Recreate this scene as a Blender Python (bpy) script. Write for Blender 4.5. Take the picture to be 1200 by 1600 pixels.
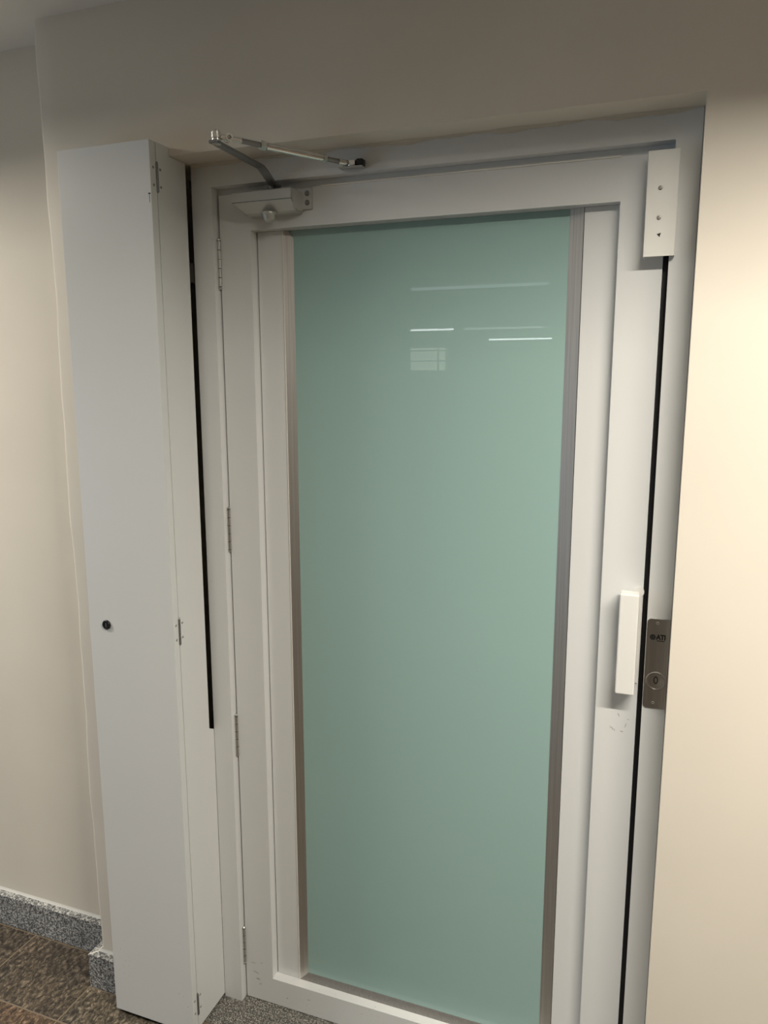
import bpy, bmesh, math, random
from mathutils import Vector, Matrix

for o in list(bpy.data.objects): bpy.data.objects.remove(o)
S = bpy.context.scene
COL = S.collection
rnd = random.Random(7)

# ------------------------------------------------------------------ camera
cd = bpy.data.cameras.new('camera'); cam = bpy.data.objects.new('camera', cd); COL.objects.link(cam)
cd.sensor_fit = 'AUTO'; cd.sensor_width = 36.0; cd.lens = 1190.5/1600*36.0; cd.clip_start = .02; cd.clip_end = 100
Rx, Ux, Bx = (0.93677, 0.34993, -0.00131), (-0.05869, 0.16079, 0.98524), (0.34498, -0.92287, 0.17116)
cam.matrix_world = Matrix(((Rx[0], Ux[0], Bx[0], 1.00883), (Rx[1], Ux[1], Bx[1], -1.50663), (Rx[2], Ux[2], Bx[2], 1.69096), (0, 0, 0, 1)))
S.camera = cam

# ------------------------------------------------------------------ world, lights, exposure
W = bpy.data.worlds.new('world'); S.world = W; W.use_nodes = True
W.node_tree.nodes['Background'].inputs[0].default_value = (.75, .85, 1, 1)
W.node_tree.nodes['Background'].inputs[1].default_value = .3
S.view_settings.view_transform = 'Standard'; S.view_settings.look = 'None'
S.view_settings.exposure = 0.0; S.view_settings.gamma = 1.0; S.view_settings.use_curve_mapping = False
CZ = 2.502                    # ceiling height
TROFFERS = [(1.72, -1.14, 87), (-1.90, -.74, 50)]      # x, y of recessed linear lights, watts
TR_L, TR_A, TR_E, TR_D = .60, .085, .028, .034           # half length and half width of the slot, half width of the lit strip, recess depth
FILL_POWER = 15
def area(name, loc, rot, sx, sy, power, col, shape='RECTANGLE', spread=math.pi):
    l = bpy.data.lights.new(name, 'AREA'); l.shape = shape; l.size = sx; l.size_y = sy; l.energy = power; l.color = col; l.spread = spread
    o = bpy.data.objects.new(name, l); o.location = loc; o.rotation_euler = rot; COL.objects.link(o); return o
for i, (x, y, w) in enumerate(TROFFERS):
    area('troffer_lamp', (x, y, CZ+TR_D-.003), (0, 0, 0), TR_L*2, TR_E*2, w, (1, .93, .81))
area('cool_fill_lamp', (-2.9, -1.75, 1.0), (0, math.radians(-90), 0), 1.5, 1.5, FILL_POWER, (.56, .78, 1))  # added bluish fill lamp, set before an added opening in the unseen left wall
TUBES = [(-.51, -4.37, 1.6, (.75, .87, 1)), (-2.63, -9.37, 11, (.92, .97, 1)), (-1.32, -9.37, 2, (.92, .97, 1)), (-1.66, -12.5, 13, (.92, .97, 1))]

# ------------------------------------------------------------------ materials
def nt(name):
    m = bpy.data.materials.new(name); m.use_nodes = True
    return m, m.node_tree.nodes, m.node_tree.links, m.node_tree.nodes['Principled BSDF']
def node(ns, t, **k):
    n = ns.new(t)
    for a, b in k.items():
        if a in n.inputs.keys() if isinstance(a, str) else False: n.inputs[a].default_value = b
        else: setattr(n, a, b)
    return n
def plain(name, col, rough=.5, metal=0, coat=0, spec=.5):
    m, ns, ls, b = nt(name)
    b.inputs['Base Color'].default_value = (*col, 1); b.inputs['Roughness'].default_value = rough
    b.inputs['Metallic'].default_value = metal; b.inputs['Coat Weight'].default_value = coat
    b.inputs['Specular IOR Level'].default_value = spec
    return m
def noise(ns, ls, scale, detail=3, rough=.5, vec=None, stretch=None):
    tc = ns.new('ShaderNodeTexCoord'); n = ns.new('ShaderNodeTexNoise')
    n.inputs['Scale'].default_value = scale; n.inputs['Detail'].default_value = detail; n.inputs['Roughness'].default_value = rough
    if stretch:
        mp = ns.new('ShaderNodeMapping'); mp.inputs['Scale'].default_value = stretch
        ls.new(tc.outputs['Object'], mp.inputs[0]); ls.new(mp.outputs[0], n.inputs['Vector'])
    else: ls.new(tc.outputs['Object'], n.inputs['Vector'])
    return n
def ramp(ns, ls, src, stops):
    r = ns.new('ShaderNodeValToRGB'); e = r.color_ramp.elements
    while len(e) < len(stops): e.new(.5)
    for k, (p, c) in enumerate(stops): e[k].position = p; e[k].color = (*c, 1) if len(c) == 3 else c
    ls.new(src, r.inputs[0]); return r
def bump(ns, ls, b, src, strength, dist=.001):
    bp = ns.new('ShaderNodeBump'); bp.inputs['Strength'].default_value = strength; bp.inputs['Distance'].default_value = dist
    ls.new(src, bp.inputs['Height']); ls.new(bp.outputs[0], b.inputs['Normal'])
def wall_paint(name, col):
    m, ns, ls, b = nt(name); b.inputs['Roughness'].default_value = .7
    n = noise(ns, ls, 3, 4)
    r = ramp(ns, ls, n.outputs[0], [(.3, tuple(c*.965 for c in col)), (.7, tuple(min(1, c*1.02) for c in col))]); ls.new(r.outputs[0], b.inputs['Base Color'])
    n2 = noise(ns, ls, 45, 5, .65); bump(ns, ls, b, n2.outputs[0], .04, .001)
    return m
def enamel(name, col, rough=.32, dirt=True):
    # white enamel on steel, with tiny dark kick marks low down
    m, ns, ls, b = nt(name); b.inputs['Roughness'].default_value = rough
    n = noise(ns, ls, 2.2, 3)
    r = ramp(ns, ls, n.outputs[0], [(.3, tuple(c*.975 for c in col)), (.7, col)])
    last = r.outputs[0]
    if dirt:
        s = noise(ns, ls, 150, 2, .6); sr = ramp(ns, ls, s.outputs[0], [(.68, (0, 0, 0)), (.73, (1, 1, 1))])
        c2 = noise(ns, ls, 9, 2); cr = ramp(ns, ls, c2.outputs[0], [(.5, (0, 0, 0)), (.62, (1, 1, 1))])
        g = ns.new('ShaderNodeNewGeometry'); sp = ns.new('ShaderNodeSeparateXYZ'); ls.new(g.outputs['Position'], sp.inputs[0])
        zr = ns.new('ShaderNodeMapRange'); zr.inputs[1].default_value = .32; zr.inputs[2].default_value = .02; ls.new(sp.outputs[2], zr.inputs[0])
        m1 = ns.new('ShaderNodeMath'); m1.operation = 'MULTIPLY'; ls.new(sr.outputs[0], m1.inputs[0]); ls.new(cr.outputs[0], m1.inputs[1])
        m2 = ns.new('ShaderNodeMath'); m2.operation = 'MULTIPLY'; ls.new(m1.outputs[0], m2.inputs[0]); ls.new(zr.outputs[0], m2.inputs[1])
        mx = ns.new('ShaderNodeMix'); mx.data_type = 'RGBA'; mx.inputs['B'].default_value = (.12, .11, .10, 1)
        ls.new(m2.outputs[0], mx.inputs['Factor']); ls.new(last, mx.inputs['A']); last = mx.outputs['Result']
    ls.new(last, b.inputs['Base Color'])
    n2 = noise(ns, ls, 90, 2, .5); bump(ns, ls, b, n2.outputs[0], .03, .0005)
    return m
def brushed(name, col, rough, stretch, amount=.12):
    m, ns, ls, b = nt(name); b.inputs['Metallic'].default_value = 1
    n = noise(ns, ls, 60, 3, .6, stretch=stretch)
    r = ramp(ns, ls, n.outputs[0], [(.3, tuple(c*(1-amount) for c in col)), (.7, tuple(min(1, c*(1+amount)) for c in col))]); ls.new(r.outputs[0], b.inputs['Base Color'])
    b.inputs['Roughness'].default_value = rough
    return m
def granite(name, cols, scale=190):
    m, ns, ls, b = nt(name); b.inputs['Roughness'].default_value = .45
    n = noise(ns, ls, scale, 3, .6)
    r = ramp(ns, ls, n.outputs[0], [(.36, cols[0]), (.46, cols[1]), (.54, cols[2]), (.64, cols[3])]); ls.new(r.outputs[0], b.inputs['Base Color'])
    return m
def slate_tile(name, tint):
    m, ns, ls, b = nt(name); b.inputs['Roughness'].default_value = .48
    n = noise(ns, ls, 95, 7, .75, stretch=(1, .6, 1))
    n.inputs['Distortion'].default_value = .6
    r = ramp(ns, ls, n.outputs[0], [(.38, (.016*tint[0], .013*tint[1], .011*tint[2])), (.49, (.065*tint[0], .051*tint[1], .037*tint[2])), (.57, (.16*tint[0], .13*tint[1], .095*tint[2])), (.68, (.36*tint[0], .30*tint[1], .235*tint[2]))])
    n2 = noise(ns, ls, 6, 3); r2 = ramp(ns, ls, n2.outputs[0], [(.35, (.62, .62, .62)), (.65, (1.1, 1.05, 1.0))])
    mx = ns.new('ShaderNodeMix'); mx.data_type = 'RGBA'; mx.blend_type = 'MULTIPLY'; mx.inputs['Factor'].default_value = 1
    ls.new(r.outputs[0], mx.inputs['A']); ls.new(r2.outputs[0], mx.inputs['B']); ls.new(mx.outputs['Result'], b.inputs['Base Color'])
    bump(ns, ls, b, n.outputs[0], .5, .003)
    return m

M = {}
M['cream'] = wall_paint('cream_wall_paint', (.765, .71, .62))
M['taupe'] = wall_paint('taupe_wall_paint', (.24, .22, .20))
M['ceiling'] = wall_paint('ceiling_paint', (.80, .78, .74))
M['white'] = enamel('white_enamel', (.745, .755, .75))
M['handle'] = enamel('white_plastic', (.82, .81, .785), .4, False)
M['cover'] = enamel('white_cover_paint', (.80, .79, .75), .4, False)
M['bead'] = brushed('brushed_aluminium', (.62, .60, .575), .46, (6, 6, .06))
M['steel'] = brushed('stainless_steel', (.47, .455, .44), .36, (6, 6, .08))
M['chrome'] = plain('polished_chrome', (.78, .77, .74), .14, 1)
M['silver'] = plain('silver_paint', (.54, .54, .51), .38, .45)
M['zinc'] = plain('zinc_plate', (.55, .55, .53), .3, .9)
M['dullsteel'] = plain('dull_steel_bar', (.27, .27, .27), .4, .8)
M['black'] = plain('black_rubber', (.008, .008, .009), .6)
M['blackmetal'] = plain('black_metal', (.02, .02, .02), .3, .4)
M['screw'] = plain('screw_steel', (.38, .36, .33), .4, .8)
M['dark'] = plain('bare_dark_void_lining', (.015, .015, .015), .9)
M['print'] = plain('black_print', (.012, .012, .012), .5)
M['lip'] = plain('worn_white_edge', (.84, .82, .76), .4)
M['caulk'] = plain('white_caulk', (.86, .84, .78), .6)
M['granite'] = granite('grey_granite', [(.05, .051, .053), (.16, .165, .17), (.35, .35, .34), (.62, .62, .6)])
M['threshold'] = granite('threshold_granite', [(.04, .038, .034), (.10, .098, .09), (.21, .20, .18), (.5, .47, .42)], 260)
M['grout'] = plain('brown_grout', (.21, .165, .115), .9)
M['tiles'] = [slate_tile('slate_tile_dark', (1, 1, 1)), slate_tile('slate_tile_warm', (1.5, 1.25, 1.1)), slate_tile('slate_tile_pale', (1.35, 1.4, 1.4))]
# back-painted glass: colour sits under a clear glossy coat
m, ns, ls, b = nt('green_glass')
b.inputs['Base Color'].default_value = (.325, .485, .455, 1); b.inputs['Roughness'].default_value = .55
b.inputs['Specular IOR Level'].default_value = .2
b.inputs['Coat Weight'].default_value = 1; b.inputs['Coat Roughness'].default_value = 0.0; b.inputs['Coat IOR'].default_value = 1.5
M['glass'] = m
def emis(name, col, s):
    m, ns, ls, b = nt(name); b.inputs['Base Color'].default_value = (.8, .8, .8, 1)
    b.inputs['Emission Color'].default_value = (*col, 1); b.inputs['Emission Strength'].default_value = s; return m

# ------------------------------------------------------------------ mesh helpers (world coordinates in, origin taken off)
def link(name, bm, mat, parent=None, origin=None, smooth=False):
    if parent is not None: origin = parent['o_']
    origin = origin or (0, 0, 0)
    bmesh.ops.translate(bm, verts=bm.verts, vec=-Vector(origin))
    bmesh.ops.recalc_face_normals(bm, faces=bm.faces)
    me = bpy.data.meshes.new(name); bm.to_mesh(me); bm.free()
    if smooth:
        for p in me.polygons: p.use_smooth = True
    me.materials.append(mat)
    o = bpy.data.objects.new(name, me); COL.objects.link(o)
    if parent is not None: o.parent = parent; o['o_'] = tuple(parent['o_'])
    else: o.location = origin; o['o_'] = tuple(origin)
    return o
def root(name, loc):
    o = bpy.data.objects.new(name, None); o.location = loc; o.empty_display_size = .05; COL.objects.link(o); o['o_'] = tuple(loc); return o
def tag(o, label=None, cat=None, group=None, kind=None):
    if label: o['label'] = label
    if cat: o['category'] = cat
    if group: o['group'] = group
    if kind: o['kind'] = kind
    return o
def bbox(bm, x0, x1, y0, y1, z0, z1, bev=0, seg=2):
    g = bmesh.ops.create_cube(bm, size=1)['verts']
    for v in g: v.co = Vector((x0+(v.co.x+.5)*(x1-x0), y0+(v.co.y+.5)*(y1-y0), z0+(v.co.z+.5)*(z1-z0)))
    if bev: bmesh.ops.bevel(bm, geom=list({e for v in g for e in v.link_edges}), offset=bev, segments=seg, affect='EDGES', profile=.5)
def box(name, x0, x1, y0, y1, z0, z1, mat, parent=None, bev=0, origin=None):
    bm = bmesh.new(); bbox(bm, x0, x1, y0, y1, z0, z1, bev)
    return link(name, bm, mat, parent, origin or ((x0+x1)/2, (y0+y1)/2, z0) if parent is None else None)
def ring(bm, ox0, ox1, oz0, oz1, ix0, ix1, iz0, iz1, y0, y1, bev=0, seg=3, open_bottom=False):
    """rectangular frame in the x-z plane, from y0 (front) to y1 (back)"""
    def loop(x0, x1, z0, z1, y): return [bm.verts.new((x0, y, z0)), bm.verts.new((x1, y, z0)), bm.verts.new((x1, y, z1)), bm.verts.new((x0, y, z1))]
    of, nf, ob, nb = loop(ox0, ox1, oz0, oz1, y0), loop(ix0, ix1, iz0, iz1, y0), loop(ox0, ox1, oz0, oz1, y1), loop(ix0, ix1, iz0, iz1, y1)
    for k in range(4):
        j = (k+1) % 4
        if open_bottom and k == 0: continue
        for q in ((of[k], of[j], nf[j], nf[k]), (ob[k], ob[j], nb[j], nb[k]), (of[k], of[j], ob[j], ob[k]), (nf[k], nf[j], nb[j], nb[k])): bm.faces.new(q)
    if open_bottom:
        for k in (0, 1): bm.faces.new((of[k], nf[k], nb[k], ob[k]))
    if bev:
        E = []
        for e in bm.edges:
            a, c = e.verts
            if (a.co.y == y0 and c.co.y == y0) and ((a in of and c in of) or (a in nf and c in nf)): E.append(e)
        bmesh.ops.bevel(bm, geom=E, offset=bev, segments=seg, affect='EDGES', profile=.5)
def cyl(bm, p0, p1, r0, r1=None, n=24, cap=True):
    r1 = r0 if r1 is None else r1
    p0, p1 = Vector(p0), Vector(p1); d = p1-p0
    q = d.to_track_quat('Z', 'Y').to_matrix().to_4x4(); q.translation = (p0+p1)/2
    return bmesh.ops.create_cone(bm, cap_ends=cap, segments=n, radius1=r0, radius2=r1, depth=d.length, matrix=q)['verts']
def lathe(bm, p0, axis, prof, n=28):
    """prof: (distance along axis, radius)"""
    p0 = Vector(p0); a = Vector(axis).normalized(); q = a.to_track_quat('Z', 'Y'); rows = []
    for t, r in prof:
        rows.append([bm.verts.new(p0+q @ Vector((r*math.cos(2*math.pi*k/n), r*math.sin(2*math.pi*k/n), t))) for k in range(n)])
    for A, B in zip(rows, rows[1:]):
        for k in range(n): bm.faces.new((A[k], A[(k+1) % n], B[(k+1) % n], B[k]))
    bm.faces.new(rows[0]); bm.faces.new(rows[-1][::-1])
def extrude_profile(bm, pts, x0, x1):
    """pts in (y,z), extruded along x"""
    a = [bm.verts.new((x0, y, z)) for y, z in pts]; c = [bm.verts.new((x1, y, z)) for y, z in pts]
    n = len(pts)
    for k in range(n): bm.faces.new((a[k], a[(k+1) % n], c[(k+1) % n], c[k]))
    bm.faces.new(a); bm.faces.new(c[::-1])
def screw(name, p, axis, r, mat, parent, slot=True):
    bm = bmesh.new(); a = Vector(axis).normalized()
    lathe(bm, Vector(p), a, [(-.001, r), (.0006, r), (.0014, r*.8), (.0016, r*.55), (.0004, r*.3), (.0004, .0001)], 14)
    return link(name, bm, mat, parent)

# ------------------------------------------------------------------ measured planes
F, L, PP, G, B = .0807, .1020, .1278, .1358, .0687
XR, ZS, XC, WL = 1.0348, 2.1762, -.4118, .1053
XL, XB = -.3053, -.0581          # cabinet left and right
SK, ST = .1027, .0225            # skirting height and thickness

# ------------------------------------------------------------------ setting: walls
def wall_with_holes(name, mat, axis, at0, at1, u0, u1, z0, z1, holes):
    """slab between at0..at1 on `axis`, spanning u0..u1 and z0..z1, holes = [(u0,u1,z0,z1)]"""
    bm = bmesh.new()
    us = sorted({u0, u1, *[h[0] for h in holes], *[h[1] for h in holes]}); zs = sorted({z0, z1, *[h[2] for h in holes], *[h[3] for h in holes]})
    for a, c in zip(us, us[1:]):
        for d, e in zip(zs, zs[1:]):
            if any(h[0]-1e-6 <= a and c <= h[1]+1e-6 and h[2]-1e-6 <= d and e <= h[3]+1e-6 for h in holes): continue
            if axis == 'y': bbox(bm, a, c, at0, at1, d, e)
            elif axis == 'x': bbox(bm, at0, at1, a, c, d, e)
            else: bbox(bm, a, c, d, e, at0, at1)
    bmesh.ops.remove_doubles(bm, verts=bm.verts, dist=1e-5)
    seen = {}
    for f in bm.faces: seen.setdefault(tuple(sorted(v.index for v in f.verts)), []).append(f)
    bm.verts.index_update()
    seen = {}
    for f in bm.faces: seen.setdefault(tuple(sorted(v.index for v in f.verts)), []).append(f)
    bmesh.ops.delete(bm, geom=[f for l in seen.values() if len(l) > 1 for f in l], context='FACES')
    return link(name, bm, mat)

# wall that holds the doorway: a thick slab with the recess cut out of it
bm = bmesh.new()
def waver(z): return .0026*math.sin(z*7.1+.6)+.0014*math.sin(z*17.3)+.0007*math.sin(z*41)
nz = 90; zt = [CZ*k/nz for k in range(nz+1)]
R_ = .008; prof = [(XC, WL+.05), (XC, R_*2), (XC+R_*.15, R_), (XC+R_*.6, R_*.35), (XC+R_*1.4, 0), (XC+.06, 0), (-.24, 0)]
rows = []
for z in zt: rows.append([bm.verts.new((x+(waver(z) if k < 5 else 0), y, z)) for k, (x, y) in enumerate(prof)])
for a, c in zip(rows, rows[1:]):
    for k in range(len(prof)-1): bm.faces.new((a[k], a[k+1], c[k+1], c[k]))
bbox(bm, XC+.02, -.24, .03, .45, 0, CZ)                         # solid core of the pier beside the doorway
bbox(bm, -.24, XR, 0, .45, ZS, CZ)                              # lintel over the door
bbox(bm, XR, 3.6, 0, .45, 0, CZ)                               # wall right of the door
bbox(bm, -.24, XR, .40, .45, 0, ZS)                             # closes the doorway behind the leaf
wf = link('wall_front', bm, M['cream']); tag(wf, 'cream painted wall with the deep door recess cut into it', 'wall', kind='structure')
for p in wf.data.polygons:
    if p.area < .01 and p.center.x < XC+.05: p.use_smooth = True
# painted-over caulk along the top of the frame, where recess soffit meets the frame head
bm = bmesh.new(); n = 80; A = []; Bv = []; Cv = []
for k in range(n+1):
    x = XB+.002+(XR-XB-.004)*k/n; w = .0055+.0022*math.sin(k*.37)+.0016*math.sin(k*.83+1)+.0008*math.sin(k*2.3)
    A.append(bm.verts.new((x, F-w, ZS-.0002))); Bv.append(bm.verts.new((x, F-.0015-w*.2, ZS-w*.45))); Cv.append(bm.verts.new((x, F-.0004, ZS-w)))
for k in range(n):
    bm.faces.new((A[k], A[k+1], Bv[k+1], Bv[k])); bm.faces.new((Bv[k], Bv[k+1], Cv[k+1], Cv[k]))
tag(link('trim_2', bm, plain('grubby_caulk', (.60, .56, .47), .7)), 'grubby uneven bead of caulk where the recess top meets the white door frame', 'trim', kind='structure')
tag(box('wall_left', -3.0, XC+.02, WL, WL+.2, 0, CZ, M['cream']), 'cream painted wall set back left of the door pier', 'wall', kind='structure')
tag(wall_with_holes('wall_side_left', M['taupe'], 'x', -3.15, -3.0, -3.2, .3, 0, CZ, [(-2.6, -.9, .15, 1.85)]), 'taupe side wall with an opening added for the cool fill lamp, out of the frame to the left', 'wall', kind='structure')
tag(box('wall_partition', -3.15, -.71, -3.35, -3.2, 0, CZ, M['taupe']), 'taupe partition wall behind the photographer', 'wall', kind='structure')
tag(box('wall_far_side', -5.75, -5.6, -13.6, -3.35, 0, CZ, M['cream']), 'cream wall along the far left of the hall behind', 'wall', kind='structure')
tag(box('wall_partition_return', -5.75, -3.15, -3.35, -3.2, 0, CZ, M['cream']), 'cream wall closing the hall behind the partition', 'wall', kind='structure')
tag(wall_with_holes('wall_rear', M['cream'], 'y', -13.7, -13.6, -5.75, 3.75, 0, CZ, [(-5.3, -3.36, 1.86, 2.36)]), 'cream end wall of the hall with a long high window', 'wall', kind='structure')
tag(box('wall_right', 3.6, 3.75, -13.6, .45, 0, CZ, M['taupe']), 'taupe wall on the right side of the hall', 'wall', kind='structure')
# ceiling with slots for the recessed linear lights
EX = TR_L+.055
holes = [(x-EX, x+EX, y-TR_A, y+TR_A) for x, y, w in TROFFERS]
tag(wall_with_holes('ceiling', M['ceiling'], 'z', CZ, CZ+.12, -5.75, 3.75, -13.7, .45, holes), 'off white plaster ceiling', 'ceiling', kind='structure')
for x, y, w in TROFFERS:
    r = root('linear_light', (x, y, CZ)); tag(r, ('recessed linear ceiling light in front of the right half of the door' if x > 0 else 'recessed linear ceiling light in front of the set back left wall'), 'ceiling light', 'recessed linear lights')
    bf = plain('light_baffle', (.05, .05, .05), .6)
    for sg in (-1, 1):
        box('side_baffle', x-EX+.001, x+EX-.001, y+sg*(TR_A-.003)-.002, y+sg*(TR_A-.003)+.002, CZ-.003, CZ+TR_D, bf, r)
        box('end_baffle', x+sg*(EX-.004)-.002, x+sg*(EX-.004)+.002, y-TR_A+.006, y+TR_A-.006, CZ-.003, CZ+TR_D, bf, r)
    for k in range(8 if x > 0 else 0): box('louvre_blade', x-.49+.14*k-.001, x-.49+.14*k+.001, y-TR_A+.006, y+TR_A-.006, CZ-.002, CZ+TR_D-.005, bf, r)
    box('back_plate', x-EX+.001, x+EX-.001, y-TR_A+.001, y+TR_A-.001, CZ+TR_D, CZ+TR_D+.01, bf, r)
# fluorescent tubes further back (their reflections show in the glass)
for i, (x, y, e, c) in enumerate(TUBES):
    r = root('tube_light', (x, y, CZ)); tag(r, ['cool dim tube light nearest behind the photographer', 'bright tube light on the left in the middle of the hall', 'bright tube light on the right in the middle of the hall', 'bright tube light at the far end of the hall'][i], 'ceiling light', 'tube lights of the hall')
    hx = .6 if i != 1 else .6
    box('housing', x-hx, x+hx, y-.03, y+.03, 2.44, CZ, M['cover'], r, .004)
    bm = bmesh.new(); cyl(bm, (x-hx+.01, y, 2.42), (x+hx-.01, y, 2.42), .012, n=14); link('tube', bm, emis('lit_tube', c, e*1.0), r)
    for sx in (-1, 1): box('end_cap', x+sx*(hx-.012)-.012, x+sx*(hx-.012)+.012, y-.018, y+.018, 2.400, 2.4401, M['cover'], r)
# long high window in the end wall
w1 = root('window_1', (-4.33, -13.6, 1.86)); tag(w1, 'long high window in the end wall of the hall', 'window', kind='structure')
bm = bmesh.new(); bbox(bm, -5.3, -3.36, -13.66, -13.65, 1.86, 2.36); link('pane', bm, emis('daylit_pane', (.95, .97, .86), 1.5), w1)
for x in (-5.29, -4.8, -4.3, -3.55, -3.375): box('mullion', x-.018, x+.018, -13.64, -13.6, 1.86, 2.36, M['cover'], w1)
for z in (1.87, 2.07, 2.28, 2.35): box('rail', -5.3, -3.36, -13.635, -13.605, z-.014, z+.014, M['cover'], w1)

# ------------------------------------------------------------------ floor and tiles
fl = box('floor', -5.75, 3.75, -13.7, .45, -.12, -.0011, M['grout'], origin=(0, 0, 0)); tag(fl, 'dark mottled slate look tile floor', 'floor', kind='structure')
TX, TY = .30, .30; gx, gy = -.737, -.148
def tile_mesh(w, d):
    bm = bmesh.new(); bbox(bm, -w/2, w/2, -d/2, d/2, -.0065, 0, .0012, 1); me = bpy.data.meshes.new('floor_tile'); bm.to_mesh(me); bm.free(); return me
cache = {}
for i in range(-7, 11):
    for j in range(-8, 1):
        x0, x1 = gx+TX*i, gx+TX*(i+1); y0, y1 = gy+TY*j, gy+TY*(j+1)
        if j == 0: y1 = WL-ST if x0 < XC-.2 else -ST
        if j == 0 and x1 > XC-ST-.02 and x0 < XC-.03: pass
        x0, x1 = max(x0, -2.99), min(x1, 2.44)
        if x1-x0 < .03: continue
        w, d = round(x1-x0-.004, 4), round(y1-y0-.004, 4)
        t = rnd.choice([0, 0, 0, 2]);
        if (i, j) == (0, 0): t = 0
        if i == 1 and j == 0: t = 2
        if j == -1 and i in (-1, 0, 1): t = 1
        if (w, d, t) not in cache: cache[(w, d, t)] = tile_mesh(w, d); cache[(w, d, t)].materials.append(M['tiles'][t])
        o = bpy.data.objects.new('tile', cache[(w, d, t)]); COL.objects.link(o)
        o.location = ((x0+x1)/2, (y0+y1)/2, rnd.uniform(-.0006, .0004)); o.parent = fl
box('threshold', -.30, XR, -.012, .3995, -.006, .0008, M['threshold'], None, .001)
tag(bpy.data.objects['threshold'], 'speckled grey granite threshold under the white door', 'threshold', kind='structure'); bpy.data.objects['threshold'].name = 'trim_3'

# ------------------------------------------------------------------ granite skirting
bl = root('baseboard_left', (-1.5, WL, 0)); tag(bl, 'speckled grey granite skirting along the set back left wall', 'skirting', kind='structure')
jx = -.808; xs = [XC-ST, jx, jx-.60, jx-1.2, jx-1.8, -2.99]
for a, c in zip(xs[1:], xs): box('skirting_slab', a+.0016, c-.0008, WL-ST, WL-.0003, .0006, SK, M['granite'], bl, .0012)
bm = bmesh.new(); extrude_profile(bm, [(WL, SK+.010), (WL-.0012, SK+.004), (WL-.0025, SK+.0004), (WL, SK)], -2.99, XC+.01); link('caulk_line', bm, M['caulk'], bl)
bp = root('baseboard_pier', (XC, 0, 0)); tag(bp, 'speckled grey granite skirting wrapped round the pier beside the tall white cabinet', 'skirting', kind='structure')
def slab_poly(name, pts, z0, z1, mat, parent):
    bm = bmesh.new(); a = [bm.verts.new((x, y, z0)) for x, y in pts]; c = [bm.verts.new((x, y, z1)) for x, y in pts]; n = len(pts)
    for k in range(n): bm.faces.new((a[k], a[(k+1) % n], c[(k+1) % n], c[k]))
    bm.faces.new(a); bm.faces.new(c[::-1]); return link(name, bm, mat, parent)
slab_poly('skirting_slab', [(XC-ST, -ST), (XC-.0008, -.0008), (XC-.0008, WL-ST-.001), (XC-ST, WL-ST-.001)], .0006, SK, M['granite'], bp)
slab_poly('skirting_slab', [(XC-ST+.0008, -ST), (XC+.0004, -.0004), (XL+.04, -.0004), (XL+.04, -ST)], .0006, SK, M['granite'], bp)
bm = bmesh.new(); extrude_profile(bm, [(0, SK+.009), (-.0012, SK+.004), (-.0025, SK+.0004), (0, SK)], XC-.004, XL+.03); link('caulk_line', bm, M['caulk'], bp)
slab_poly('mitre_joint', [(XC-ST-.0006, -ST-.0006), (XC-ST+.0026, -ST-.0004), (XC+.001, -.001), (XC-.003, -.001)], SK-.001, SK+.0006, M['caulk'], bp)
slab_poly('caulk_line', [(XC-.003, 0), (XC, 0), (XC, WL-ST), (XC-.003, WL-ST)], SK, SK+.004, M['caulk'], bp)
br = root('baseboard_right', (XR, 0, 0)); tag(br, 'speckled grey granite skirting right of the door', 'skirting', kind='structure')
for a, c in ((XR+.001, 1.7), (1.7, 2.3), (2.3, 2.9), (2.9, 3.59)): box('skirting_slab', a+.001, c-.001, -ST, -.0004, .0006, SK, M['granite'], br, .0012)

# ------------------------------------------------------------------ door frame
fr = root('trim_1', (0, F, 0)); tag(fr, 'white enamelled steel door frame set deep in the wall recess', 'door frame', kind='structure')
bm = bmesh.new(); ring(bm, XB, XR-.001, .001, ZS-.0005, -.0047, .9882, .001, 2.1248, F, F+.075, .0045, 3, True); link('frame', bm, M['white'], fr)
bm = bmesh.new(); ring(bm, XB, XR-.001, .001, ZS-.0005, .014, .962, .001, 2.098, F+.0752, F+.11, .002, 1, True); link('stop', bm, M['white'], fr)
box('head_filler', -.0046, .9881, L+.006, F+.0745, 2.1118, 2.1247, M['white'], fr)
box('gasket', -.0046, .004, L+.014, L+.052, .002, 2.095, M['black'], fr)
box('gasket', .9775+.0006, .9881, L+.008, L+.052, .002, 2.108, M['black'], fr)

# ------------------------------------------------------------------ door leaf
dr = root('door_1', (0, L, 0)); tag(dr, 'white steel door with a tall sea green glass pane framed in brushed metal', 'door', kind='structure')
T = .045
bm = bmesh.new(); ring(bm, 0, .9775, .003, 2.11, .0819, .8938, .0797, 2.0284, L, L+T, .0022, 3); link('leaf_frame', bm, M['white'], dr)
box('inner_panel', .0841+.0006, .1504, PP, L+T, .0799, 2.0282, M['white'], dr, .0008)
box('inner_panel', .8250, .8936, PP, L+T, .0799, 2.0282, M['white'], dr, .0008)
box('panel_backing', .0821, .0848, PP+.01, L+T, .0799, 2.0282, M['black'], dr)
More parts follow.
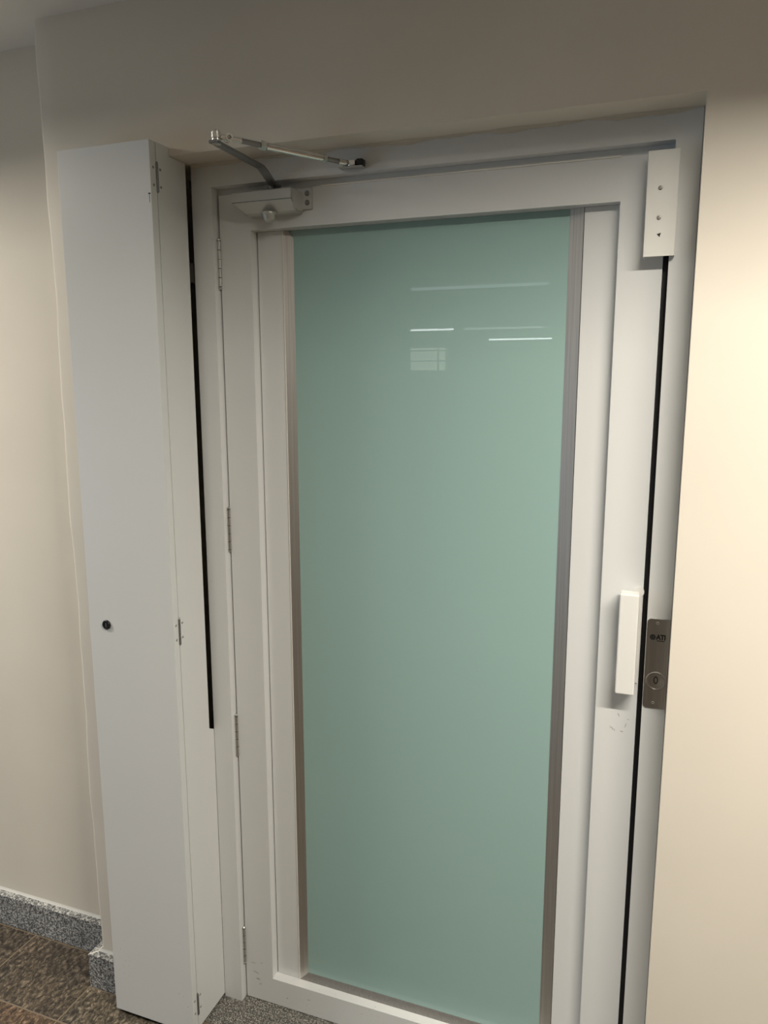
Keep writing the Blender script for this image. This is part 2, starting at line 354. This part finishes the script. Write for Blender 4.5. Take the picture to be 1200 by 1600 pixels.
# glazing beads: sloped brushed metal strips with a mitred left corner
def bead(name, P4, depth, mat, parent):
    """P4: outer0, outer1, inner1, inner0 as (x,y,z); extruded back"""
    bm = bmesh.new(); a = [bm.verts.new(p) for p in P4]; c = [bm.verts.new((p[0], depth, p[2])) for p in P4]
    bm.faces.new(a); bm.faces.new(c[::-1])
    for k in range(4): bm.faces.new((a[k], a[(k+1) % 4], c[(k+1) % 4], c[k]))
    return link(name, bm, mat, parent)
zi, zo = .0989, .0799
yo = PP-.0005
bm = bmesh.new(); P5 = [(.1520, yo, zo+.0002), (.1735, G, zi+.0002), (.1735, G, 2.012), (.1632, yo+.004, 2.0281), (.1520, yo, 2.0281)]
a = [bm.verts.new(p) for p in P5]; c = [bm.verts.new((p[0], L+T-.002, p[2])) for p in P5]
bm.faces.new((a[0], a[1], a[2], a[4])); bm.faces.new((a[2], a[3], a[4])); bm.faces.new(c[::-1])
for k in range(5): bm.faces.new((a[k], a[(k+1) % 5], c[(k+1) % 5], c[k]))
link('glazing_bead', bm, M['bead'], dr)
bead('glazing_bead', [(.8240, yo, zo+.0002), (.8240, yo, 2.0281), (.7959, G, 2.0281), (.7959, G, zi+.0002)], L+T-.002, M['bead'], dr)
bead('glazing_bead', [(.1526, yo, zo), (.8236, yo, zo), (.7956, G, zi), (.1739, G, zi)], L+T-.002, M['bead'], dr)
tag(box('bead_lip', .1500, .1519, PP-.0022, PP+.01, zo, 2.0281, M['lip'], dr, .0004), 'thin pale raised edge beside the metal strip')
box('bead_joint', .8241, .8249, PP+.0005, PP+.01, zo, 2.0281, M['black'], dr)
bm = bmesh.new(); bbox(bm, .165, .805, G+.0006, G+.008, .09, 2.0281); tag(link('glass_pane', bm, M['glass'], dr), 'sea green back painted glass pane')
tag(box('weather_strip', .262, .892, L-.0025, L+.008, 2.1085, 2.1112, M['lip'], dr, .0006), 'thin pale strip along the top edge')
# hinges between leaf and frame
for zc, h in ((1.958, .115), (1.325, .113), (.779, .117), (.163, .114)):
    bm = bmesh.new(); hx, hy = -.0016, L-.0035; r = .0048
    n = 5
    for k in range(n):
        a0 = zc-h/2+.006+(h-.012)*k/n; a1 = zc-h/2+.006+(h-.012)*(k+1)/n
        cyl(bm, (hx, hy, a0+.0006), (hx, hy, a1-.0006), r, n=18)
    lathe(bm, (hx, hy, zc+h/2-.006), (0, 0, 1), [(0, r*.7), (.001, r*1.05), (.004, r*1.0), (.0065, r*.5), (.007, .0002)], 16)
    lathe(bm, (hx, hy, zc-h/2+.006), (0, 0, -1), [(0, r*.7), (.001, r*1.05), (.004, r*1.0), (.0065, r*.5), (.007, .0002)], 16)
    h_ = link('hinge', bm, M['zinc'], dr, smooth=False)
# pull handle: a thick white moulded bar standing off the right stile
bm = bmesh.new()
hx0, hx1, hz0, hz1, hy0, hy1 = .9340, .9716, 1.0490, 1.2632, L-.045, L-.012
bbox(bm, hx0, hx1, hy0, hy1, hz0, hz1, .0030, 3)
for v in bm.verts:      # soft outward bow of both ends
    u = (v.co.x-(hx0+hx1)/2)/((hx1-hx0)/2)
    if v.co.z < 1.06: v.co.z += .0035*u*u-.002
hb = link('pull_handle', bm, M['handle'], dr); tag(hb, 'chunky white pull handle on the right stile')
box('standoff', .9395, .9660, L-.0125, L+.0005, 1.066, 1.100, M['handle'], hb, .001)
box('standoff', .9395, .9660, L-.0125, L+.0005, 1.215, 1.250, M['handle'], hb, .001)
bm = bmesh.new(); cyl(bm, (.9690, L-.004, 1.2595), (.9690, L+.0003, 1.2595), .0105, n=28); link('base_rose', bm, M['handle'], hb)
box('base_plate', .9600, .9755, L-.0035, L+.0003, 1.062, 1.2595, M['handle'], hb, .001)
# small scuffs on the right stile and the bottom rail
def scuff(p, w, h, ang):
    bm = bmesh.new(); n = 9; top = []; bot = []
    for k in range(n+1):
        t = k/n-.5; off = .12*w*math.sin(k*2.1); th = h*(1-(2*t)**2)*.5+.00012
        for l, s in ((top, 1), (bot, -1)):
            x, z = t*w, off+s*th; l.append(bm.verts.new((p[0]+x*math.cos(ang)-z*math.sin(ang), L-.00025, p[2]+x*math.sin(ang)+z*math.cos(ang))))
    for k in range(n): bm.faces.new((top[k], top[k+1], bot[k+1], bot[k]))
    g = bmesh.ops.extrude_face_region(bm, geom=list(bm.faces)); bmesh.ops.translate(bm, verts=[v for v in g['geom'] if isinstance(v, bmesh.types.BMVert)], vec=(0, .0004, 0))
    link('scuff_mark', bm, M['scuff'], dr)
M['scuff'] = plain('grey_scuff', (.34, .33, .31), .8)
for q in [((.9305, 0, .952), .016, .0012, -.6), ((.9500, 0, .948), .007, .0014, -.2), ((.9575, 0, .963), .011, .0007, 1.3), ((.9420, 0, .985), .009, .0011, -1.1), ((.9620, 0, .977), .005, .0006, 0),
          ((.030, 0, .085), .020, .0016, -.25), ((.036, 0, .066), .014, .0030, -.1), ((.022, 0, .112), .016, .0010, .1), ((.048, 0, .118), .007, .0010, .5), ((.043, 0, .052), .008, .0016, .4), ((.19, 0, .048), .010, .0012, 0), ((.125, 0, .033), .006, .0016, .9)]: scuff(*q)

# ------------------------------------------------------------------ channel cover at the top right corner of the door
cc = root('channel_cover', (.9417, .0657, 1.918)); tag(cc, 'white metal channel cover with two screws at the top right corner of the door', 'cover')
bm = bmesh.new(); cx0, cx1, cz0, cz1, cy = .9425, .9975, 1.9175, 2.1048, F-.0165
bbox(bm, cx0, cx1, cy, cy+.0018, cz0, cz1, .0006, 2); bbox(bm, cx0, cx0+.0018, cy+.0012, L-.012, cz0, cz1)
bbox(bm, cx1-.0018, cx1, cy+.0012, F-.0005, cz0, cz1)
link('channel', bm, M['cover'], cc)
box('mount_block', .9500, .9745, cy+.0018, L-.0002, 1.950, 2.085, M['cover'], cc)
for z in (2.0388, 1.9862): screw('screw', (.9668, cy, z), (0, -1, 0), .0042, M['screw'], cc)
bm = bmesh.new(); v = [bm.verts.new((.9690+.0045*math.cos(a), cy-.0004, 1.9560+.0045*math.sin(a))) for a in (math.radians(-80), math.radians(50), math.radians(165))]
bm.faces.new(v); g = bmesh.ops.extrude_face_region(bm, geom=list(bm.faces)); bmesh.ops.translate(bm, verts=[q for q in g['geom'] if isinstance(q, bmesh.types.BMVert)], vec=(0, .0006, 0)); tag(link('screw_hole', bm, M['black'], cc), 'small dark triangular screw hole')

# ------------------------------------------------------------------ lock plate on the right of the frame
lk = root('lock_plate', (1.008, F, 1.02)); tag(lk, 'brushed steel lock faceplate with round keyhole on the right side of the door frame', 'lock')
bm = bmesh.new(); bbox(bm, .9895, 1.0335, F-.0024, F-.0001, 1.0200, 1.2115)
E_ = [e for e in bm.edges if abs(e.verts[0].co.y-e.verts[1].co.y) > .001 and e.verts[0].co.x < 1]
bmesh.ops.bevel(bm, geom=E_, offset=.008, segments=6, affect='EDGES', profile=.5)
link('faceplate', bm, M['steel'], lk)
for z in (1.2026, 1.0320): screw('screw', (1.0090, F-.0024, z), (0, -1, 0), .0036, M['screw'], lk)
bm = bmesh.new(); lathe(bm, (1.0120, F-.002, 1.0800), (0, -1, 0), [(0, .0200), (.002, .0200), (.0036, .0187), (.0036, .0172), (.0018, .0162), (.0026, .0005)], 40); cy_ = link('lock_cylinder', bm, M['steel'], lk)
bm = bmesh.new(); n = 28     # oval keyhole outline
rows = [[bm.verts.new((1.0120+rx*math.cos(2*math.pi*k/n), F-.0052, 1.0825+rz*math.sin(2*math.pi*k/n))) for k in range(n)] for rx, rz in ((.0046, .0082), (.0028, .0062))]
rows.append([bm.verts.new((v.co.x, F-.0045, v.co.z)) for v in rows[1]]); rows.append([bm.verts.new((v.co.x, F-.0045, v.co.z)) for v in rows[0]])
for i in range(4):
    for k in range(n): bm.faces.new((rows[i][k], rows[i][(k+1) % n], rows[(i+1) % 4][(k+1) % n], rows[(i+1) % 4][k]))
link('keyhole', bm, M['print'], cy_)
def text(name, s, p, size, parent, mat, sx=1, bold=0):
    c = bpy.data.curves.new(name, 'FONT'); c.body = s; c.size = size; c.extrude = .0002; c.align_x = 'LEFT'; c.align_y = 'CENTER'; c.offset = bold
    t = bpy.data.objects.new(name, c); COL.objects.link(t); bpy.context.view_layer.update()
    me = bpy.data.meshes.new_from_object(t.evaluated_get(bpy.context.evaluated_depsgraph_get())); bpy.data.objects.remove(t)
    me.name = name; me.transform(Matrix.Translation(Vector(p)-Vector(parent['o_'])) @ Matrix.Rotation(math.radians(90), 4, 'X') @ Matrix.Diagonal((sx, 1, 1, 1)))
    me.materials.clear(); me.materials.append(mat)
    o = bpy.data.objects.new(name, me); COL.objects.link(o); o.parent = parent; o['o_'] = tuple(parent['o_']); return o
tag(text('lettering', 'ATI', (1.0082, F-.0026, 1.1735), .0140, lk, M['print'], .84, .0009), 'black engraved letters ATI')
box('lettering_underline', 1.0090, 1.0245, F-.0027, F-.0023, 1.1652, 1.1668, M['print'], lk)
bm = bmesh.new(); ex, ez, er = 1.0013, 1.1730, .0060        # round emblem: a striped globe
for k in range(5):
    t0 = -1+2*k/5+.03; t1 = -1+2*(k+1)/5-.03; pts = []
    for j in range(9): t = t0+(t1-t0)*j/8; pts.append((math.sqrt(max(0, 1-t*t)), t))
    poly = pts+[(-x, t) for x, t in pts[::-1]]; an = math.radians(28)
    f = [bm.verts.new((ex+er*(x*math.cos(an)-t*math.sin(an)), F-.0027, ez+er*(x*math.sin(an)+t*math.cos(an)))) for x, t in poly]
    b2 = [bm.verts.new((v.co.x, F-.0022, v.co.z)) for v in f]; bm.faces.new(f); bm.faces.new(b2[::-1])
    for q in range(len(f)): bm.faces.new((f[q], f[(q+1) % len(f)], b2[(q+1) % len(f)], b2[q]))
tag(link('emblem', bm, M['print'], lk), 'black striped globe emblem')

# ------------------------------------------------------------------ overhead door closer
dc = root('door_closer', (.15, L, 2.075)); tag(dc, 'silver overhead door closer with folding arm at the top left of the door', 'door closer')
yF = L-.055
bm = bmesh.new()
extrude_profile(bm, [(L-.0005, 2.1000), (yF+.003, 2.1000), (yF, 2.0975), (yF, 2.0775), (yF+.001, 2.0755), (yF+.022, 2.0565), (yF+.030, 2.0535), (L-.0005, 2.0535)], .066, .2165)
for v in bm.verts:
    if v.co.x < .07 and v.co.z < 2.07: v.co.x += .024
    elif v.co.x < .07 and v.co.z < 2.08: v.co.x += .002
bmesh.ops.bevel(bm, geom=[e for e in bm.edges if abs(e.verts[0].co.x-e.verts[1].co.x) < .03], offset=.0022, segments=2, affect='EDGES')
body = link('body', bm, M['silver'], dc)
box('seam', .068, .2165, yF-.0004, yF+.0005, 2.0768, 2.0776, M['blackmetal'], body)
bm = bmesh.new(); bbox(bm, .2168, .2175, yF+.004, L-.004, 2.058, 2.098); link('end_cap', bm, M['silver'], body)
bm = bmesh.new(); bbox(bm, .0700, .2405, L-.0045, L-.0002, 2.0620, 2.1078, .0012, 2); bp_ = link('mounting_plate', bm, M['zinc'], dc)
for z in (2.0960, 2.0765): screw('screw', (.2290, L-.0045, z), (0, -1, 0), .0060, M['dullsteel'], bp_)
bm = bmesh.new(); lathe(bm, (.1495, L-.034, 2.0560), (0, 0, -1), [(0, .0170), (.004, .0170), (.006, .0150), (.0160, .0125), (.0195, .0085), (.020, .0005)], 26)
tag(link('spindle_cap', bm, M['silver'], dc), 'round ribbed cap under the closer body')
bm = bmesh.new(); cyl(bm, (.1550, L-.030, 2.099), (.1550, L-.030, 2.112), .008, n=18); link('spindle', bm, M['dullsteel'], dc)
# crank arm: flat bar rising from the spindle, then out to the elbow
Pq = [Vector((.1640, L-.018, 2.1118)), Vector((.1620, L-.036, 2.1125)), Vector((.1620, .0260, 2.1320)), Vector((.1625, .0120, 2.1365)), Vector((.1640, -.07, 2.1365)), Vector((.1662, -.176, 2.1365))]
def flat_bar(bm, P, w, t, up=Vector((0, 0, 1))):
    rows = []
    for k, p in enumerate(P):
        d = (P[min(k+1, len(P)-1)]-P[max(k-1, 0)]).normalized(); s = d.cross(up).normalized(); nn = s.cross(d).normalized()
        rows.append([bm.verts.new(p+s*w/2*a+nn*t/2*c) for a, c in ((-1, -1), (1, -1), (1, 1), (-1, 1))])
    for A_, B_ in zip(rows, rows[1:]):
        for k in range(4): bm.faces.new((A_[k], A_[(k+1) % 4], B_[(k+1) % 4], B_[k]))
    bm.faces.new(rows[0]); bm.faces.new(rows[-1][::-1])
bm = bmesh.new(); flat_bar(bm, Pq, .019, .0055); bmesh.ops.bevel(bm, geom=list(bm.edges), offset=.0008, segments=1, affect='EDGES')
tag(link('crank_arm', bm, M['dullsteel'], dc), 'dark grey flat crank arm')
EL = Vector((.1660, -.1630, 2.1400))
bm = bmesh.new(); lathe(bm, EL, (0, 0, 1), [(-.0065, .0070), (-.0062, .0092), (.0030, .0092), (.0034, .0078), (.0042, .0078), (.0046, .0098), (.0150, .0098), (.0155, .0080), (.0165, .0080), (.0200, .0055), (.0212, .0005)], 28)
tag(link('elbow_joint', bm, M['chrome'], dc), 'round chrome elbow pin joining both arms')
# foot bracket on the frame head
FB = Vector((.3500, F, 2.1400))
bm = bmesh.new(); bbox(bm, .3230, .3760, F-.003, F-.0003, 2.130, 2.146, .001, 1); bbox(bm, .3230, .3760, F-.024, F-.002, 2.1295, 2.1320, .0006, 1)
foot = link('foot_bracket', bm, M['zinc'], dc)
bm = bmesh.new(); bbox(bm, .3610, .3765, F-.022, F-.003, 2.1322, 2.1460, .002, 1); link('foot_block', bm, M['blackmetal'], foot)
bm = bmesh.new(); bbox(bm, .3440, .3600, F-.0225, F-.008, 2.1325, 2.1450, .0022, 2); link('foot_clevis', bm, M['chrome'], foot)
screw('screw', (.3420, F-.0226, 2.1390), (0, -1, 0), .0050, M['screw'], foot)
# forearm rod from elbow to foot
E0 = EL+Vector((0, 0, .0098)); E1 = Vector((.3400, F-.0180, 2.1395)); dv = E1-E0; ln = dv.length; du = dv/ln
def seg(name, a, c, r, mat, n=20, par=None): 
    bm = bmesh.new(); cyl(bm, E0+du*ln*a, E0+du*ln*c, r, n=n); return link(name, bm, mat, par or dc)
bm = bmesh.new(); p0 = E0+du*.010; cyl(bm, E0+du*.008, E0+du*.050, .0052, n=18)
s_ = du.cross(Vector((0, 0, 1))).normalized()
for sg in (-1, 1):
    c0 = E0+du*.024+Vector((0, 0, 0)); rr = cyl(bm, c0+s_*sg*.0070, c0+s_*sg*.0040, .0072, n=20)
fk = link('rod_fork', bm, M['chrome'], dc)
screw('screw', E0+du*.024+s_*.0072, s_, .0042, M['screw'], fk)
seg('threaded_rod', .17, .34, .0050, M['dullsteel'])
seg('lock_nut', .315, .355, .0092, M['zinc'], 6)
seg('forearm_tube', .36, .76, .0075, M['chrome'])
seg('tube_neck', .76, .80, .0066, M['chrome'])
seg('lock_nut', .80, .825, .0090, M['zinc'], 6)
seg('threaded_rod', .825, 1.0, .0050, M['dullsteel'])
seg('rod_end', .93, 1.03, .0060, M['chrome'])

# ------------------------------------------------------------------ tall boxed cabinet left of the door
cb = root('tall_cabinet', ((XL+XB)/2, -B/2, 0)); tag(cb, 'tall narrow white metal cabinet with black cam lock left of the door', 'cabinet')
CT, CB = 2.1933, .0123; SY = -B+.0215
dp = box('cabinet_door', XL, XB, -B, SY-.0008, CB, CT, M['white'], cb, .0012)
# side panel: an L shaped sheet that enters the recess, cut back along the upper part
bm = bmesh.new(); t_ = .003; gy_ = .0594
pts = [(SY+.0008, CB), (F-.0012, CB), (F-.0012, .795), (gy_, .805), (gy_, ZS-.0012), (.0002, ZS-.0012), (-.0008, ZS+.004), (-.0008, CT-.004), (-.003, CT), (SY+.0008, CT)]
a = [bm.verts.new((XB-t_, y, z)) for y, z in pts]; c = [bm.verts.new((XB, y, z)) for y, z in pts]; n = len(pts)
for k in range(n): bm.faces.new((a[k], a[(k+1) % n], c[(k+1) % n], c[k]))
bm.faces.new(a); bm.faces.new(c[::-1]); link('side_panel', bm, M['white'], cb)
bx = XL+.002
box('side_panel', bx, bx+.003, SY+.0008, -ST-.0008, CB, CT-.001, M['white'], cb)
box('side_panel', bx, bx+.003, -ST-.0008, -.0008, SK+.014, CT-.001, M['white'], cb)
box('top_panel', bx+.003, XB-t_, SY+.0008, -.0008, CT-.004, CT-.001, M['white'], cb)
box('bottom_panel', bx+.003, XB-t_, SY+.0008, -ST-.002, CB+.001, CB+.004, M['dark'], cb)
for z0, z1 in ((1.917, 1.962), (2.128, 2.146)):
    box('inner_bracket', -.110, -.066, F+.004, F+.012, z0, z1, M['screw'], cb)
box('notch_shelf', XB-.03, XB-t_, gy_+.0, F-.002, .786, .795, M['white'], cb)
# exposed piano-style hinges on the front edge
for zc, h in ((2.121, .058), (1.1005, .062), (.0855, .058)):
    hx, hy, r = XB+.0012, SY, .0030
    bm = bmesh.new()
    for k in range(5):
        a0 = zc-h/2+h*k/5; cyl(bm, (hx, hy, a0+.0005), (hx, hy, a0+h/5-.0005), r, n=14)
    for sg in (1, -1): cyl(bm, (hx, hy, zc+sg*h/2), (hx, hy, zc+sg*(h/2+.003)), r*1.02, r*.5, n=14)
    hg = link('hinge', bm, M['dullsteel'], cb)
    for dz in (-.018, .018):
        for dy in (-.0118, .0125): screw('screw', (XB+.0001, hy+dy, zc+dz), (1, 0, 0), .0030, M['screw'], hg)
# cam lock
bm = bmesh.new(); lathe(bm, (-.2525, -B+.0005, 1.1016), (0, -1, 0), [(0, .0118), (.0030, .0118), (.0046, .0104), (.0046, .0082), (.0030, .0078), (.0030, .0005)], 32)
lo = link('cam_lock', bm, M['blackmetal'], dp); tag(lo, 'round black cam lock')
bm = bmesh.new(); bbox(bm, -.2532, -.2518, -B-.0040, -B-.0029, 1.0965, 1.1065); bb = link('keyway', bm, M['zinc'], dp)
# two-piece cabinet door mark: rivet line and a scratch under the upper hinge
bm = bmesh.new(); bbox(bm, -.0640, -.0630, -B-.0003, -B+.0002, 2.066, 2.084); bbox(bm, -.0662, -.0608, -B-.0004, -B+.0002, 2.083, 2.0855); link('scratch', bm, M['print'], dp)

for o in bpy.data.objects:
    if 'o_' in o.keys(): del o['o_']
